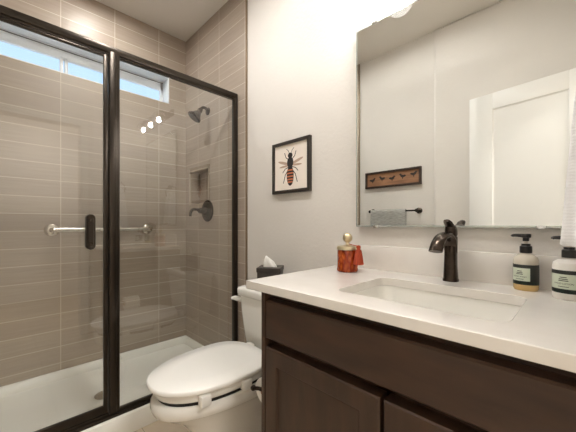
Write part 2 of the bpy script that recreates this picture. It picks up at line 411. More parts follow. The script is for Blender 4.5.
bm = B(); box(bm, xw1-.004, xw1+0.004, WY0+t, WY1-t, WZ1-0.020, WZ1-0.016)
obj('frame_joint', bm, 'ink', wf, 0)
bm = B(); box(bm, xw0, xw1+.004, -0.888, -0.868, WZ0+0.02, WZ1-0.06, 0.003); box(bm, xw0, xw1, -0.860, -0.840, WZ0+0.02, WZ1-0.06, 0.003)
obj('window_mullion', bm, 'vinyl', win, 30)
bm = B(); box(bm, XL-0.136, XL-0.130, WY0+.02, WY1-.02, WZ0+.02, WZ1-.07)
obj('window_pane', bm, 'window_glass', win, 0)

# open white door, folded back along the opposite wall
hx, hy = 0.058, -1.305; ex, ey = -0.605, -1.385
dr = bpy.data.objects.new('door_1', None); C.collection.objects.link(dr); dr.location = (hx, hy, 0.01)
dr.rotation_euler = (0, 0, math.atan2(ey-hy, ex-hx)-PI)
dr['kind'] = 'structure'; dr['label'] = 'white panelled door standing open, seen in the mirror'; dr['category'] = 'door'
W = math.hypot(ex-hx, ey-hy); H_ = 2.035
def door_obj(name, bm, m, parent=None):
    o = obj(name, bm, m, None, 30); o.parent = parent or dr; return o
bm = B()
st = 0.115
sl = 0.150; box(bm, -W, -W+sl, -0.035, 0, 0, H_, 0.002); box(bm, -st, 0, -0.035, 0, 0, H_, 0.002)
box(bm, -W+sl, -st, -0.035, 0, H_-st, H_, 0.001); box(bm, -W+sl, -st, -0.035, 0, 0, 0.2, 0.001); box(bm, -W+sl, -st, -0.035, 0, 0.86, 0.98, 0.001)
dl = door_obj('door_leaf', bm, 'white_paint')
for z0, z1 in ((0.2, 0.86), (0.98, H_-st)):
    bm = B(); box(bm, -W+sl, -st, -0.026, -0.012, z0, z1)
    def bevel_ring(i, y): return [(-W+sl+i, y, z0+i), (-st-i, y, z0+i), (-st-i, y, z1-i), (-W+sl+i, y, z1-i)]
    loft(bm, [bevel_ring(0.0, -0.012), bevel_ring(0.0, -0.004), bevel_ring(0.008, -0.010), bevel_ring(0.022, -0.0115)], False, False)
    door_obj('door_panel', bm, 'white_paint')
bm = B()
lathe(bm, [(0.0, 0), (0.031, 0), (0.031, 0.006), (0.012, 0.010), (0.012, 0.035), (0.024, 0.042), (0.028, 0.055), (0.02, 0.068), (0, 0.072)], (-W+0.06, 0, 0.93), 'Y', 24)
door_obj('door_knob', bm, 'orb')
bm = B(); cy0, cy1 = DY0, DY1      # door casing on the room side of the right wall
box(bm, XR-0.014, XR+0.0, cy1, cy1+0.06, 0, DZ+0.06, 0.003)
box(bm, XR-0.014, XR+0.0, cy0-0.06, cy0, 0, DZ+0.06, 0.003); box(bm, XR-0.014, XR+0.0, cy0-0.06, cy1+0.06, DZ, DZ+0.06, 0.003)
struct('trim_4', bm, 'white_paint', 'white casing around the doorway', 'trim')

# ================================================================ SHOWER
GX = -1.712
pan = thing('shower_pan', 'white acrylic shower pan with raised threshold inside the glass enclosure', 'shower pan', (-2.1, -0.73, 0.0))
bm = B(); px0, px1, py0, py1 = XL+0.001, -1.672, YF+0.009, -0.009
def pr(i0, i1, i2, z): # inset left, right(curb), ends
    return [(u, v, z) for u, v in rrect(px0+i0, px1-i1, py0+i2, py1-i2, 0.004+0.045*(i0 > 0.015), 5)]
loft(bm, [pr(0, 0, 0, 0.001), pr(0, 0, 0, 0.104), pr(0.001, 0.003, 0.001, 0.107), pr(0.016, 0.090, 0.016, 0.107), pr(0.022, 0.097, 0.022, 0.102), pr(0.034, 0.112, 0.034, 0.052), pr(0.055, 0.135, 0.055, 0.040), pr(0.25, 0.3, 0.4, 0.034)])
obj('basin', bm, 'acrylic', pan, 45)
bm = B(); lathe(bm, [(0, 0.030), (0.052, 0.030), (0.052, 0.0375), (0.046, 0.0395), (0, 0.0395)], (-2.10, -0.73, 0), 'Z', 32)
dn = obj('drain', bm, 'nickel', pan, 30)

enc = thing('shower_enclosure', 'bronze framed glass shower enclosure with hinged door', 'shower enclosure', (GX, -0.73, 0.107))
RT = 2.010
bm = B(); box(bm, GX-0.018, GX+0.016, YF+0.01, -0.010, RT-0.036, RT, 0.004); box(bm, GX-0.012, GX+0.010, YF+0.01, -0.010, RT-0.046, RT-0.034)
obj('top_rail', bm, 'bronze', enc, 30)
bm = B(); box(bm, GX-0.022, GX+0.024, YF+0.01, -0.010, 0.107, 0.122, 0.003); box(bm, GX-0.014, GX+0.012, YF+0.01, -0.010, 0.120, 0.137, 0.003)
obj('bottom_track', bm, 'bronze', enc, 30)
bm = B(); box(bm, GX-0.016, GX+0.016, -0.040, -0.009, 0.13, RT-0.03, 0.003)
obj('wall_jamb', bm, 'bronze', enc, 30)
bm = B(); box(bm, GX-0.016, GX+0.016, YF+0.009, YF+0.036, 0.13, RT-0.03, 0.003)
obj('wall_jamb', bm, 'bronze', enc, 30)
bm = B(); box(bm, GX-0.020, GX+0.016, -0.800, -0.749, 0.13, RT-0.03, 0.004); box(bm, GX+0.012, GX+0.022, -0.797, -0.765, 0.13, RT-0.03, 0.002)
obj('center_post', bm, 'bronze', enc, 30)
bm = B(); box(bm, GX-0.003, GX+0.003, -0.752, -0.036, 0.13, RT-0.034)
obj('fixed_panel', bm, 'shower_glass', enc, 0)
bm = B()
box(bm, GX-0.006, GX+0.012, -0.822, -0.803, 0.142, RT-0.05, 0.002); box(bm, GX-0.006, GX+0.012, YF+0.04, YF+0.06, 0.142, RT-0.05, 0.002)
box(bm, GX-0.006, GX+0.014, YF+0.04, -0.803, 0.142, 0.178, 0.003); box(bm, GX-0.006, GX+0.010, YF+0.04, -0.803, RT-0.060, RT-0.049, 0.002)
door = obj('shower_door', bm, 'bronze', enc, 30)
bm = B(); box(bm, GX-0.001, GX+0.005, YF+0.05, -0.810, 0.15, RT-0.055)
obj('door_glass', bm, 'shower_glass', door, 0)
bm = B()
for s in (1, -1):
    x0 = GX+0.004 if s > 0 else GX-0.002
    out = [(u, v) for u, v in rrect(-0.896, -0.858, 0.974, 1.148, 0.0188, 8)]; inn = [(u, v) for u, v in rrect(-0.886, -0.868, 0.990, 1.132, 0.0088, 8)]
    R = lambda P, d: [(d, u, v) for u, v in P]
    loft(bm, [R(out, x0), R(out, x0+s*0.018), R([(-0.877+(u+0.877)*.9, 1.061+(v-1.061)*.97) for u, v in out], x0+s*0.023), R(inn, x0+s*0.021), R(inn, x0+s*0.018)])
hd = obj('door_handle', bm, 'bronze', door, 40)
for z in (1.005, 1.117):
    bm = B(); lathe(bm, [(0, 0), (0.006, 0), (0.006, 0.003), (0, 0.004)], (GX+0.0215, -0.877, z), 'X', 14)
    obj('handle_screw', bm, 'orb', hd, 30)

gb = thing('grab_bar', 'brushed nickel grab bar on the long tiled shower wall', 'grab bar', (XL, -0.64, 1.06))
yA, yB_ = -0.945, -0.340
bm = B(); tube(bm, [(XL+0.004, yA, 1.06), (XL+0.026, yA+0.002, 1.06), (XL+0.042, yA+0.016, 1.06), (XL+0.045, yA+0.05, 1.06), (XL+0.045, yB_-0.05, 1.06), (XL+0.042, yB_-0.016, 1.06), (XL+0.026, yB_-0.002, 1.06), (XL+0.004, yB_, 1.06)], 0.0175, 18, smooth=6)
obj('bar', bm, 'nickel', gb, 60)
for y in (yA, yB_):
    bm = B(); lathe(bm, [(0, 0), (0.042, 0), (0.042, 0.007), (0.036, 0.014), (0.020, 0.018), (0, 0.018)], (XL, y, 1.06), 'X', 32)
    obj('flange', bm, 'nickel', gb, 50)

sh = thing('showerhead', 'bronze shower head on a curved arm high on the tile', 'shower head', (-2.107, -0.008, 2.00))
bm = B(); lathe(bm, [(0, 0), (0.030, 0), (0.030, -0.005), (0.020, -0.012), (0, -0.014)], (-2.107, -0.008, 2.00), 'Y', 28)
obj('flange', bm, 'orb', sh, 40)
bm = B(); tube(bm, [(-2.107, -0.008, 2.000), (-2.103, -0.030, 2.016), (-2.100, -0.058, 2.014), (-2.099, -0.080, 1.990)], 0.0115, 16, smooth=8)
obj('arm', bm, 'orb', sh, 60)
bm = B(); d = Vector((-0.18, -0.55, -0.80)).normalized(); q = Vector((0, 0, 1)).rotation_difference(d).to_matrix()
hc = (-2.099, -0.082, 1.986)
lathe(bm, [(0, -0.012), (0.016, -0.012), (0.020, 0.004), (0.018, 0.018), (0.026, 0.030), (0.038, 0.052), (0.052, 0.066), (0.054, 0.076), (0.050, 0.081), (0, 0.080)], hc, 'Z', 32, mtx=q)
hdd = obj('head', bm, 'orb', sh, 40)
bm = B(); lathe(bm, [(0, 0.0795), (0.045, 0.0795), (0.044, 0.084), (0, 0.0845)], hc, 'Z', 28, mtx=q)
obj('spray_plate', bm, 'black_metal', hdd, 40)

sv = thing('shower_valve', 'bronze shower valve with lever on the tiled end wall', 'shower valve', (-2.112, -0.008, 1.205))
bm = B(); lathe(bm, [(0, 0), (0.086, 0), (0.086, -0.005), (0.078, -0.012), (0.05, -0.017), (0.034, -0.022), (0, -0.022)], (-2.112, -0.008, 1.205), 'Y', 44)
obj('escutcheon', bm, 'orb', sv, 40)
bm = B(); lathe(bm, [(0, -0.018), (0.032, -0.018), (0.028, -0.04), (0.022, -0.060), (0.022, -0.074), (0.016, -0.082), (0, -0.084)], (-2.112, -0.008, 1.205), 'Y', 28)
tube(bm, [(-2.112, -0.066, 1.205), (-2.135, -0.092, 1.214), (-2.158, -0.114, 1.212), (-2.170, -0.124, 1.190), (-2.173, -0.126, 1.160)], [0.016, 0.012, 0.011, 0.011, 0.009], 14, smooth=6)
obj('handle', bm, 'orb', sv, 60)

# ================================================================ TOILET
TX = -1.205
toi = thing('toilet', 'white two piece toilet with closed lid between shower and vanity', 'toilet', (TX, -0.4, 0.0))
def egg(hw, yf, yb, z, n=48, p=2.15, x=TX):
    """egg outline, rounder at the back; widest about 40 percent from the back"""
    yc = yb-(yb-yf)*0.42; out = []
    for i in range(n):
        a = 2*PI*i/n; s, c = math.sin(a), math.cos(a)
        ex_ = 2.0/p if c < 0 else 2.0/3.3
        X = hw*math.copysign(abs(s)**(2.0/2.2), s); L = (yc-yf) if c < 0 else (yb-yc)
        out.append((x+X, yc+L*math.copysign(abs(c)**ex_, c), z))
    return out
bm = B()
loft(bm, [egg(0.118, -0.60, -0.13, 0.0), egg(0.120, -0.605, -0.13, 0.02), egg(0.108, -0.585, -0.13, 0.06), egg(0.104, -0.575, -0.12, 0.12), egg(0.112, -0.60, -0.11, 0.19), egg(0.135, -0.655, -0.10, 0.26), egg(0.158, -0.715, -0.08, 0.300), egg(0.174, -0.742, -0.06, 0.322), egg(0.178, -0.748, -0.05, 0.326), egg(0.186, -0.760, -0.05, 0.332), egg(0.190, -0.766, -0.05, 0.355), egg(0.189, -0.764, -0.05, 0.377), egg(0.182, -0.756, -0.055, 0.384), egg(0.120, -0.69, -0.25, 0.384), egg(0.112, -0.675, -0.27, 0.39), egg(0.08, -0.60, -0.32, 0.28), egg(0.03, -0.52, -0.42, 0.25)])
obj('bowl', bm, 'porcelain', toi, 60)
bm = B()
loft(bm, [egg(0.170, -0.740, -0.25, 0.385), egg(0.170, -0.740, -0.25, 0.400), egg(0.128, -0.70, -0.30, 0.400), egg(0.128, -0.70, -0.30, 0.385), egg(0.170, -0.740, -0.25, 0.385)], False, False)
obj('seat_gasket', bm, 'rubber', toi, 60)  # solid dark ring in place of the shade between seat and rim
bm = B()
loft(bm, [egg(0.174, -0.746, -0.24, 0.3995), egg(0.180, -0.752, -0.235, 0.404), egg(0.183, -0.756, -0.235, 0.428), egg(0.180, -0.752, -0.24, 0.435), egg(0.125, -0.70, -0.30, 0.435), egg(0.120, -0.69, -0.31, 0.3995), egg(0.174, -0.746, -0.24, 0.3995)], False, False)
seat = obj('seat', bm, 'lid_plastic', toi, 60)
for s_ in (-1, 1):
    for y, dx_ in ((-0.625, 0.166), (-0.44, 0.186)):
        bm = B(); xx = TX+s_*dx_; box(bm, xx-0.018, xx+0.014, y-0.022, y+0.022, 0.390, 0.433, 0.005)
        obj('bumper', bm, 'lid_plastic', seat, 30)
bm = B()
loft(bm, [egg(0.189, -0.765, -0.25, 0.4355), egg(0.194, -0.773, -0.243, 0.438), egg(0.197, -0.778, -0.239, 0.444), egg(0.196, -0.777, -0.240, 0.455), egg(0.191, -0.771, -0.245, 0.4595), egg(0.12, -0.68, -0.30, 0.4620), egg(0.03, -0.54, -0.42, 0.4630)])
obj('seat_lid', bm, 'lid_plastic', toi, 60)
for s in (-1, 1):
    bm = B(); box(bm, TX+s*0.075-0.024, TX+s*0.075+0.024, -0.238, -0.205, 0.405, 0.449, 0.008, 3)
    obj('lid_hinge', bm, 'lid_plastic', toi, 40)
bm = B()
def tk(hx_, y0, y1, z, r=0.035): return [(u, v, z) for u, v in rrect(TX-hx_, TX+hx_, y0, y1, r, 6)]
loft(bm, [tk(0.175, -0.170, -0.03, 0.400), tk(0.184, -0.182, -0.025, 0.412), tk(0.195, -0.192, -0.022, 0.50), tk(0.206, -0.200, -0.020, 0.60), tk(0.213, -0.204, -0.018, 0.690)])
obj('tank', bm, 'porcelain', toi, 50)
bm = B()
loft(bm, [tk(0.213, -0.204, -0.018, 0.687), tk(0.221, -0.212, -0.014, 0.690), tk(0.225, -0.216, -0.012, 0.700), tk(0.226, -0.217, -0.012, 0.724), tk(0.221, -0.212, -0.015, 0.734), tk(0.208, -0.20, -0.025, 0.7375)])
obj('tank_lid', bm, 'porcelain', toi, 60)
bm = B()
lathe(bm, [(0, 0.003), (0.017, 0.003), (0.017, -0.008), (0.010, -0.016), (0, -0.017)], (TX-0.207, -0.170, 0.650), 'X', 20)
tube(bm, [(TX-0.220, -0.175, 0.650), (TX-0.226, -0.195, 0.660), (TX-0.231, -0.216, 0.667), (TX-0.237, -0.236, 0.668)], [0.010, 0.012, 0.011, 0.005], 12, smooth=5, flat=(0.6, 1.2))
obj('flush_lever', bm, 'porcelain', toi, 50)

tb = thing('tissue_box', 'dark leather tissue box cover on the toilet tank lid', 'tissue box', (-1.225, -0.12, 0.738))
bm = B(); q = 0.066
holed(bm, (-q, q, -q, q), rrect(-0.045, 0.045, -0.016, 0.016, 0.0155, 5), 'Z', 0.110, 0.124)
box(bm, -q+.003, q-.003, -q+.003, q-.003, 0.0, 0.114, 0.003); box(bm, -q, q, -q, q, 0.100, 0.111, 0.002)
rz = Matrix.Translation((-1.228, -0.118, 0.738)) @ Matrix.Rotation(math.radians(38), 4, 'Z')
bm.transform(rz)
obj('box_cover', bm, 'box_leather', tb, 30)
bm = B()
rings = []
for k, (z, sxx, syy) in enumerate(((0.113, 0.038, 0.010), (0.128, 0.034, 0.012), (0.148, 0.028, 0.014), (0.168, 0.014, 0.010), (0.180, 0.004, 0.004))):
    ring = []
    for i in range(28):
        a = 2*PI*i/28; f = 1+0.16*math.sin(5*a+k*0.7)
        ring.append((-0.006*k+sxx*f*math.cos(a), syy*f*math.sin(a), z+0.004*math.sin(3*a+k)))
    rings.append(ring)
loft(bm, rings); bm.transform(rz)
obj('tissue', bm, 'paper', tb, 70)

# ================================================================ VANITY
VX0, VX1, VF = -0.787, XR-0.002, -0.508
DF = -0.550
van = thing('vanity_cabinet', 'dark espresso wooden vanity cabinet under the white countertop', 'cabinet', (-0.365, -0.26, 0.0))
bm = B()
box(bm, VX0, VX0+0.018, DF+0.001, -0.002, 0.0, 0.870, 0.001); box(bm, VX1-0.018, VX1, VF, -0.002, 0.10, 0.870)
box(bm, VX0, VX1, VF, VF+0.02, 0.66, 0.870); box(bm, VX0, VX1, VF, -0.002, 0.10, 0.118); box(bm, VX0, VX1, -0.014, -0.002, 0.10, 0.870)
for xa, xb in ((VX0, VX0+0.045), (-0.37, -0.325), (VX1-0.045, VX1)): box(bm, xa, xb, VF, VF+0.02, 0.10, 0.70)
box(bm, VX0+0.01, VX1, VF+0.07, -0.002, 0.0, 0.102)
obj('carcass', bm, 'espresso', van, 30)
def panel_ring(x0, x1, z0, z1, i, y): return [(x0+i, y, z0+i), (x1-i, y, z0+i), (x1-i, y, z1-i), (x0+i, y, z1-i)]
bm = B(); x0, x1, z0, z1 = -0.767, 0.065, 0.709, 0.839
loft(bm, [panel_ring(x0, x1, z0, z1, 0, VF-0.0005), panel_ring(x0, x1, z0, z1, 0, DF+0.005), panel_ring(x0, x1, z0, z1, 0.005, DF)])
obj('drawer_front', bm, 'espresso_h', van, 30)
for x0, x1 in ((-0.767, -0.3435), (-0.334, 0.065)):
    z0, z1 = 0.12, 0.681; s = 0.052
    bm = B()
    R = lambda i, y: panel_ring(x0, x1, z0, z1, i, y)
    loft(bm, [R(0, VF-0.0005), R(0, DF+0.004), R(0.004, DF), R(s, DF), R(s+0.003, DF+0.0015), R(s+0.006, DF+0.009), R(s+0.012, DF+0.0105)], True, False)
    dd = obj('door', bm, 'espresso', van, 30)
    bm = B(); box(bm, x0+s+0.010, x1-s-0.010, DF+0.0095, DF+0.014, z0+s+0.010, z1-s-0.010)
    obj('door_panel', bm, 'espresso', dd, 0)

CX0, CX1, CF, CZ0, CZ1 = -0.842, XR-0.001, -0.575, 0.872, 0.900
SX0, SX1, SY0, SY1 = -0.530, -0.104, -0.475, -0.170
bm = B()
hole = rrect(SX0, SX1, SY0, SY1, 0.038, 8)
holed(bm, (CX0, CX1, CF, -0.001), hole, 'Z', CZ0, CZ1)
o = obj('countertop', bm, 'quartz', None, 20)
bv = o.modifiers.new('ease', 'BEVEL'); bv.width = 0.002; bv.segments = 2; bv.limit_method = 'ANGLE'; bv.angle_limit = math.radians(50)
tag(o, 'white quartz countertop with a sink cutout on the vanity', 'countertop')
bm = B(); box(bm, CX0+0.12, CX1, -0.021, -0.001, CZ1, CZ1+0.104, 0.0015)
tag(obj('backsplash', bm, 'quartz', None, 30), 'low white quartz backsplash under the mirror', 'backsplash')
sk = thing('sink', 'white rectangular undermount sink set into the countertop', 'sink', (-0.318, -0.316, 0.74))
bm = B()
def sr(g, z, r=0.045): return [(u, v, z) for u, v in rrect(SX0-g, SX1+g, SY0-g, SY1+g, r, 8)]
loft(bm, [sr(0.025, CZ0-0.001), sr(0.004, CZ0-0.001), sr(0.002, CZ0-0.010), sr(-0.004, 0.80, 0.06), sr(-0.018, 0.755, 0.06), sr(-0.05, 0.738, 0.05), sr(-0.130, 0.734, 0.015), sr(-0.144, 0.734, 0.001), sr(-0.144, 0.726, 0.001), sr(-0.02, 0.735, 0.06), sr(0.008, 0.80, 0.06), sr(0.025, CZ0-0.014, 0.06), sr(0.025, CZ0-0.001)], False, False)
obj('basin', bm, 'porcelain', sk, 60)
bm = B(); lathe(bm, [(0, 0.728), (0.024, 0.728), (0.024, 0.7365), (0.018, 0.738), (0, 0.737)], (-0.318, -0.316, 0), 'Z', 24)
obj('sink_drain', bm, 'orb', sk, 30)

fx, fy = -0.326, -0.068
fa = thing('faucet', 'single lever dark bronze faucet behind the sink', 'faucet', (fx, fy, CZ1))
bm = B()
def er(cx, cy, rx, ry, z, n=28, p=2.6, tilt=0.0):
    out = []
    for i in range(n):
        a = 2*PI*i/n; c, s = math.cos(a), math.sin(a)
        u, v = rx*math.copysign(abs(c)**(2/p), c), ry*math.copysign(abs(s)**(2/p), s)
        out.append((cx+u, cy+v, z+tilt*v))
    return out
loft(bm, [er(fx, fy, 0.0245, 0.0265, CZ1), er(fx, fy, 0.0245, 0.0265, CZ1+0.006), er(fx, fy, 0.0225, 0.0245, CZ1+0.010), er(fx, fy-0.001, 0.0205, 0.0225, CZ1+0.05), er(fx, fy+0.001, 0.0195, 0.0220, CZ1+0.10), er(fx, fy+0.003, 0.0200, 0.0225, CZ1+0.135), er(fx, fy+0.004, 0.0195, 0.0215, CZ1+0.152, tilt=0.15), er(fx, fy+0.004, 0.016, 0.018, CZ1+0.158, tilt=0.15)])
obj('body', bm, 'orb', fa, 60)
bm = B()
tube(bm, [(fx, fy+0.004, 0.998), (fx-0.001, fy-0.016, 1.042), (fx-0.003, fy-0.045, 1.060), (fx-0.006, fy-0.078, 1.056), (fx-0.009, fy-0.104, 1.037), (fx-0.011, fy-0.120, 1.010)], [0.018, 0.021, 0.020, 0.019, 0.019, 0.020], 22, smooth=6, flat=(1.15, 0.62))
obj('spout', bm, 'orb', fa, 60)
bm = B()
loft(bm, [er(fx, fy+0.004, 0.0175, 0.0195, CZ1+0.157, tilt=0.15), er(fx, fy+0.004, 0.0195, 0.0215, CZ1+0.162, tilt=0.2), er(fx, fy+0.003, 0.0190, 0.0210, CZ1+0.178, tilt=0.1), er(fx, fy+0.001, 0.0165, 0.0185, CZ1+0.192, tilt=-0.1), er(fx, fy-0.002, 0.010, 0.010, CZ1+0.199, tilt=-0.2)])
tube(bm, [(fx, fy+0.006, 1.084), (fx, fy-0.012, 1.094), (fx, fy-0.030, 1.105), (fx, fy-0.044, 1.112)], [0.015, 0.014, 0.013, 0.009], 18, smooth=5, flat=(1.1, 0.5))
obj('lever_handle', bm, 'orb', fa, 60)

# ---- jar, bottles
jx, jy = -0.701, -0.148
jar = thing('amber_jar', 'amber cut glass jar with brass lid and rust tassel', 'jar', (jx, jy, CZ1))
bm = B(); lathe(bm, [(0, 0), (0.040, 0), (0.044, 0.004), (0.044, 0.012), (0.0425, 0.016), (0.0425, 0.088), (0.040, 0.092), (0, 0.092)], (jx, jy, CZ1), 'Z', 40)
obj('glass_body', bm, 'amber', jar, 40)
bm = B(); lathe(bm, [(0, 0.092), (0.044, 0.092), (0.045, 0.094), (0.045, 0.103), (0.042, 0.107), (0.020, 0.110), (0.009, 0.113), (0.007, 0.121), (0.010, 0.124), (0, 0.124)], (jx, jy, CZ1), 'Z', 40)
lid = obj('lid', bm, 'gold', jar, 40)
bm = B(); lathe(bm, [(0.0205*math.sin(PI*i/14), 0.142-0.0205*math.cos(PI*i/14)) for i in range(15)], (jx, jy, CZ1), 'Z', 28)
obj('knob', bm, 'gold', lid, 80)
bm = B()
ta = math.radians(-12); tx, ty = jx+0.052*math.cos(ta), jy+0.052*math.sin(ta)
lathe(bm, [(0, 0.002), (0.008, 0.0), (0.009, -0.010), (0.006, -0.014), (0.012, -0.020), (0.017, -0.045), (0.021, -0.076), (0.016, -0.078), (0, -0.076)], (tx+0.009, ty, CZ1+0.112), 'Z', 22)
tube(bm, [(jx+0.009, jy, CZ1+0.116), (jx+0.03, jy-0.006, CZ1+0.1125), (tx+0.006, ty, CZ1+0.110)], 0.0018, 8, smooth=4)
obj('tassel', bm, 'tassel', jar, 60)

def text_bm(s, size):
    cu = bpy.data.curves.new('t', 'FONT'); cu.body = s; cu.size = size; cu.align_x = 'CENTER'; cu.align_y = 'CENTER'; cu.extrude = 0.0
    to = bpy.data.objects.new('t', cu); me = to.to_mesh(); v = [tuple(q.co) for q in me.vertices]; f = [tuple(p.vertices) for p in me.polygons]
    to.to_mesh_clear(); bpy.data.objects.remove(to); bpy.data.curves.remove(cu); return v, f
def wrap_patch(bm, c, r, a0, a1, z0, z1, n=20, mi=0):
    """curved label patch on a cylinder, angles in degrees"""
    A = [[(c[0]+rr*math.cos(math.radians(a0+(a1-a0)*i/n)), c[1]+rr*math.sin(math.radians(a0+(a1-a0)*i/n)), z) for i in range(n+1)] for rr, z in ((r, z0), (r, z1), (r-0.0004, z1), (r-0.0004, z0), (r, z0))]
    loft(bm, A, False, False, mi, closed=False)
def pump_bottle(name, label, c, r, hs, mb, mtop, adeg, words_, nozzle_deg, parts_cat, fill, band, span):
    t = thing(name, label, parts_cat, c)
    bm = B()
    lathe(bm, [(0, 0), (r*0.90, 0), (r, 0.005), (r, fill)], c, 'Z', 36, mi=0) if fill < hs else None
    if fill < hs:
        lathe(bm, [(r, fill+0.0002), (r, hs-0.006), (r*0.93, hs+0.003), (r*0.66, hs+0.010), (0.013, hs+0.013), (0.012, hs+0.018), (0, hs+0.018)], c, 'Z', 36, mi=1)
    else:
        lathe(bm, [(0, 0), (r*0.90, 0), (r, 0.005), (r, hs-0.008), (r*0.93, hs+0.003), (r*0.66, hs+0.010), (0.013, hs+0.013), (0.012, hs+0.018), (0, hs+0.018)], c, 'Z', 36, mi=0)
    obj('bottle', bm, [mb, mtop], t, 40)
    z0, z1 = band; zz = c[2]
    bm = B(); wrap_patch(bm, c, r+0.0006, 0, 360, zz+z0, zz+z1, 48, 0)
    wrap_patch(bm, c, r+0.0006, 0, 360, zz+z0, zz+z0+(z1-z0)*0.18, 48, 1)
    band_o = obj('label_band', bm, ['black_label', 'green_label'], t, 60)
    bm = B(); wrap_patch(bm, c, r+0.0011, adeg-span, adeg+span, zz+z0+(z1-z0)*0.19, zz+z0+(z1-z0)*0.83, 24)
    lp = obj('label_panel', bm, 'cream_label', t, 60)
    bm = B(); vh = z1-z0
    for s, size, dz in words_:
        if s.startswith('='):
            w_ = float(s[1:]); wrap_patch(bm, c, r+0.0015, adeg-math.degrees(w_/2/r), adeg+math.degrees(w_/2/r), zz+z0+vh*dz-size/2, zz+z0+vh*dz+size/2, 10)
        else:
            v, f = text_bm(s, size); vs = []
            for p in v:
                a = math.radians(adeg)+p[0]/r; vs.append(bm.verts.new((c[0]+(r+0.0015)*math.cos(a), c[1]+(r+0.0015)*math.sin(a), zz+z0+vh*dz+p[1])))
            for q in f:
                try: bm.faces.new([vs[i] for i in q])
                except ValueError: pass
    obj('label_text', bm, 'ink', lp, 0)
    bm = B(); h = hs+0.016
    lathe(bm, [(0, h), (0.0150, h), (0.0155, h+0.002), (0.0155, h+0.020), (0.0140, h+0.0215), (0.0115, h+0.022), (0.0115, h+0.028), (0, h+0.028)], c, 'Z', 30)
    col = obj('collar', bm, 'black_plastic', t, 40)
    bm = B()
    lathe(bm, [(0, h+0.022), (0.005, h+0.022), (0.005, h+0.036), (0, h+0.036)], c, 'Z', 14)
    obj('pump_stem', bm, 'soap_top', t, 40)
    bm = B(); nd_ = math.radians(nozzle_deg); dx, dy = math.cos(nd_), math.sin(nd_); zt = zz+h+0.050
    lathe(bm, [(0, h+0.036), (0.0080, h+0.036), (0.0080, h+0.046), (0.0125, h+0.047), (0.0130, h+0.056), (0.0115, h+0.058), (0, h+0.058)], c, 'Z', 24)
    tube(bm, [(c[0], c[1], zt+0.002), (c[0]+dx*0.018, c[1]+dy*0.018, zt+0.003), (c[0]+dx*0.031, c[1]+dy*0.031, zt+0.0025), (c[0]+dx*0.034, c[1]+dy*0.034, zt-0.001)], [0.006, 0.0050, 0.0038], 12, smooth=4)
    obj('pump_head', bm, 'black_plastic', t, 50)
    return t
pump_bottle('soap_bottle', 'clear pump bottle of amber hand soap with black cap beside the faucet', (-0.121, -0.056, CZ1), 0.0310, 0.096, 'soap_clear', 'soap_top', 248,
            [('=0.012', 0.0018, 0.68), ('=0.015', 0.0018, 0.60), ('=0.017', 0.0018, 0.53), ('HAND WASH', 0.0055, 0.40), ('=0.020', 0.0012, 0.28)], 195, 'bottle', 0.052, (0.018, 0.078), 46)
pump_bottle('lotion_bottle', 'white pump bottle of hand lotion with black cap nearest the hanging towel', (-0.024, -0.115, CZ1), 0.0345, 0.094, 'lotion', 'lotion', 252,
            [('=0.014', 0.0018, 0.70), ('=0.018', 0.0018, 0.62), ('=0.020', 0.0018, 0.55), ('HAND LOTION', 0.0058, 0.42), ('=0.022', 0.0012, 0.29)], 190, 'bottle', 1.0, (0.018, 0.078), 58)

# ---- toilet roll on the side of the vanity
hx_, hz_ = -0.848, 0.478
th = thing('toilet_roll_holder', 'dark bronze toilet roll holder on the side of the vanity', 'toilet roll holder', (VX0, -0.36, hz_))
bm = B(); lathe(bm, [(0, 0), (0.026, 0), (0.026, -0.006), (0.012, -0.012), (0, -0.012)], (VX0, -0.34, hz_), 'X', 24)
obj('wall_flange', bm, 'orb', th, 40)
bm = B(); tube(bm, [(VX0-0.008, -0.34, hz_), (VX0-0.03, -0.340, hz_), (hx_+0.010, -0.342, hz_), (hx_, -0.356, hz_), (hx_, -0.39, hz_), (hx_, -0.487, hz_), (hx_-0.010, -0.502, hz_+0.002), (hx_-0.034, -0.506, hz_-0.004)], 0.007, 12, smooth=5)
lathe(bm, [(0, 0), (0.0085, -0.002), (0.0105, -0.009), (0.0085, -0.016), (0, -0.018)], (hx_-0.038, -0.498, hz_-0.005), 'Y', 16)
obj('arm', bm, 'orb', th, 60)
tr = thing('toilet_roll', 'white toilet roll hanging on the holder beside the vanity', 'toilet roll', (hx_, -0.435, hz_-0.0128))
zc_ = hz_-0.0128
bm = B()
def ring_y(r, y, n=40): return [(hx_+r*math.cos(2*PI*i/n), y, zc_+r*math.sin(2*PI*i/n)) for i in range(n)]
loft(bm, [ring_y(0.0205, -0.486), ring_y(0.049, -0.486), ring_y(0.050, -0.484), ring_y(0.050, -0.384), ring_y(0.0205, -0.384), ring_y(0.0205, -0.486)], False, False)
obj('paper', bm, 'paper', tr, 40)
bm = B(); loft(bm, [ring_y(0.0190, -0.487), ring_y(0.0204, -0.487), ring_y(0.0204, -0.383), ring_y(0.0190, -0.383), ring_y(0.0190, -0.487)], False, False)
obj('core', bm, 'card', tr, 40)

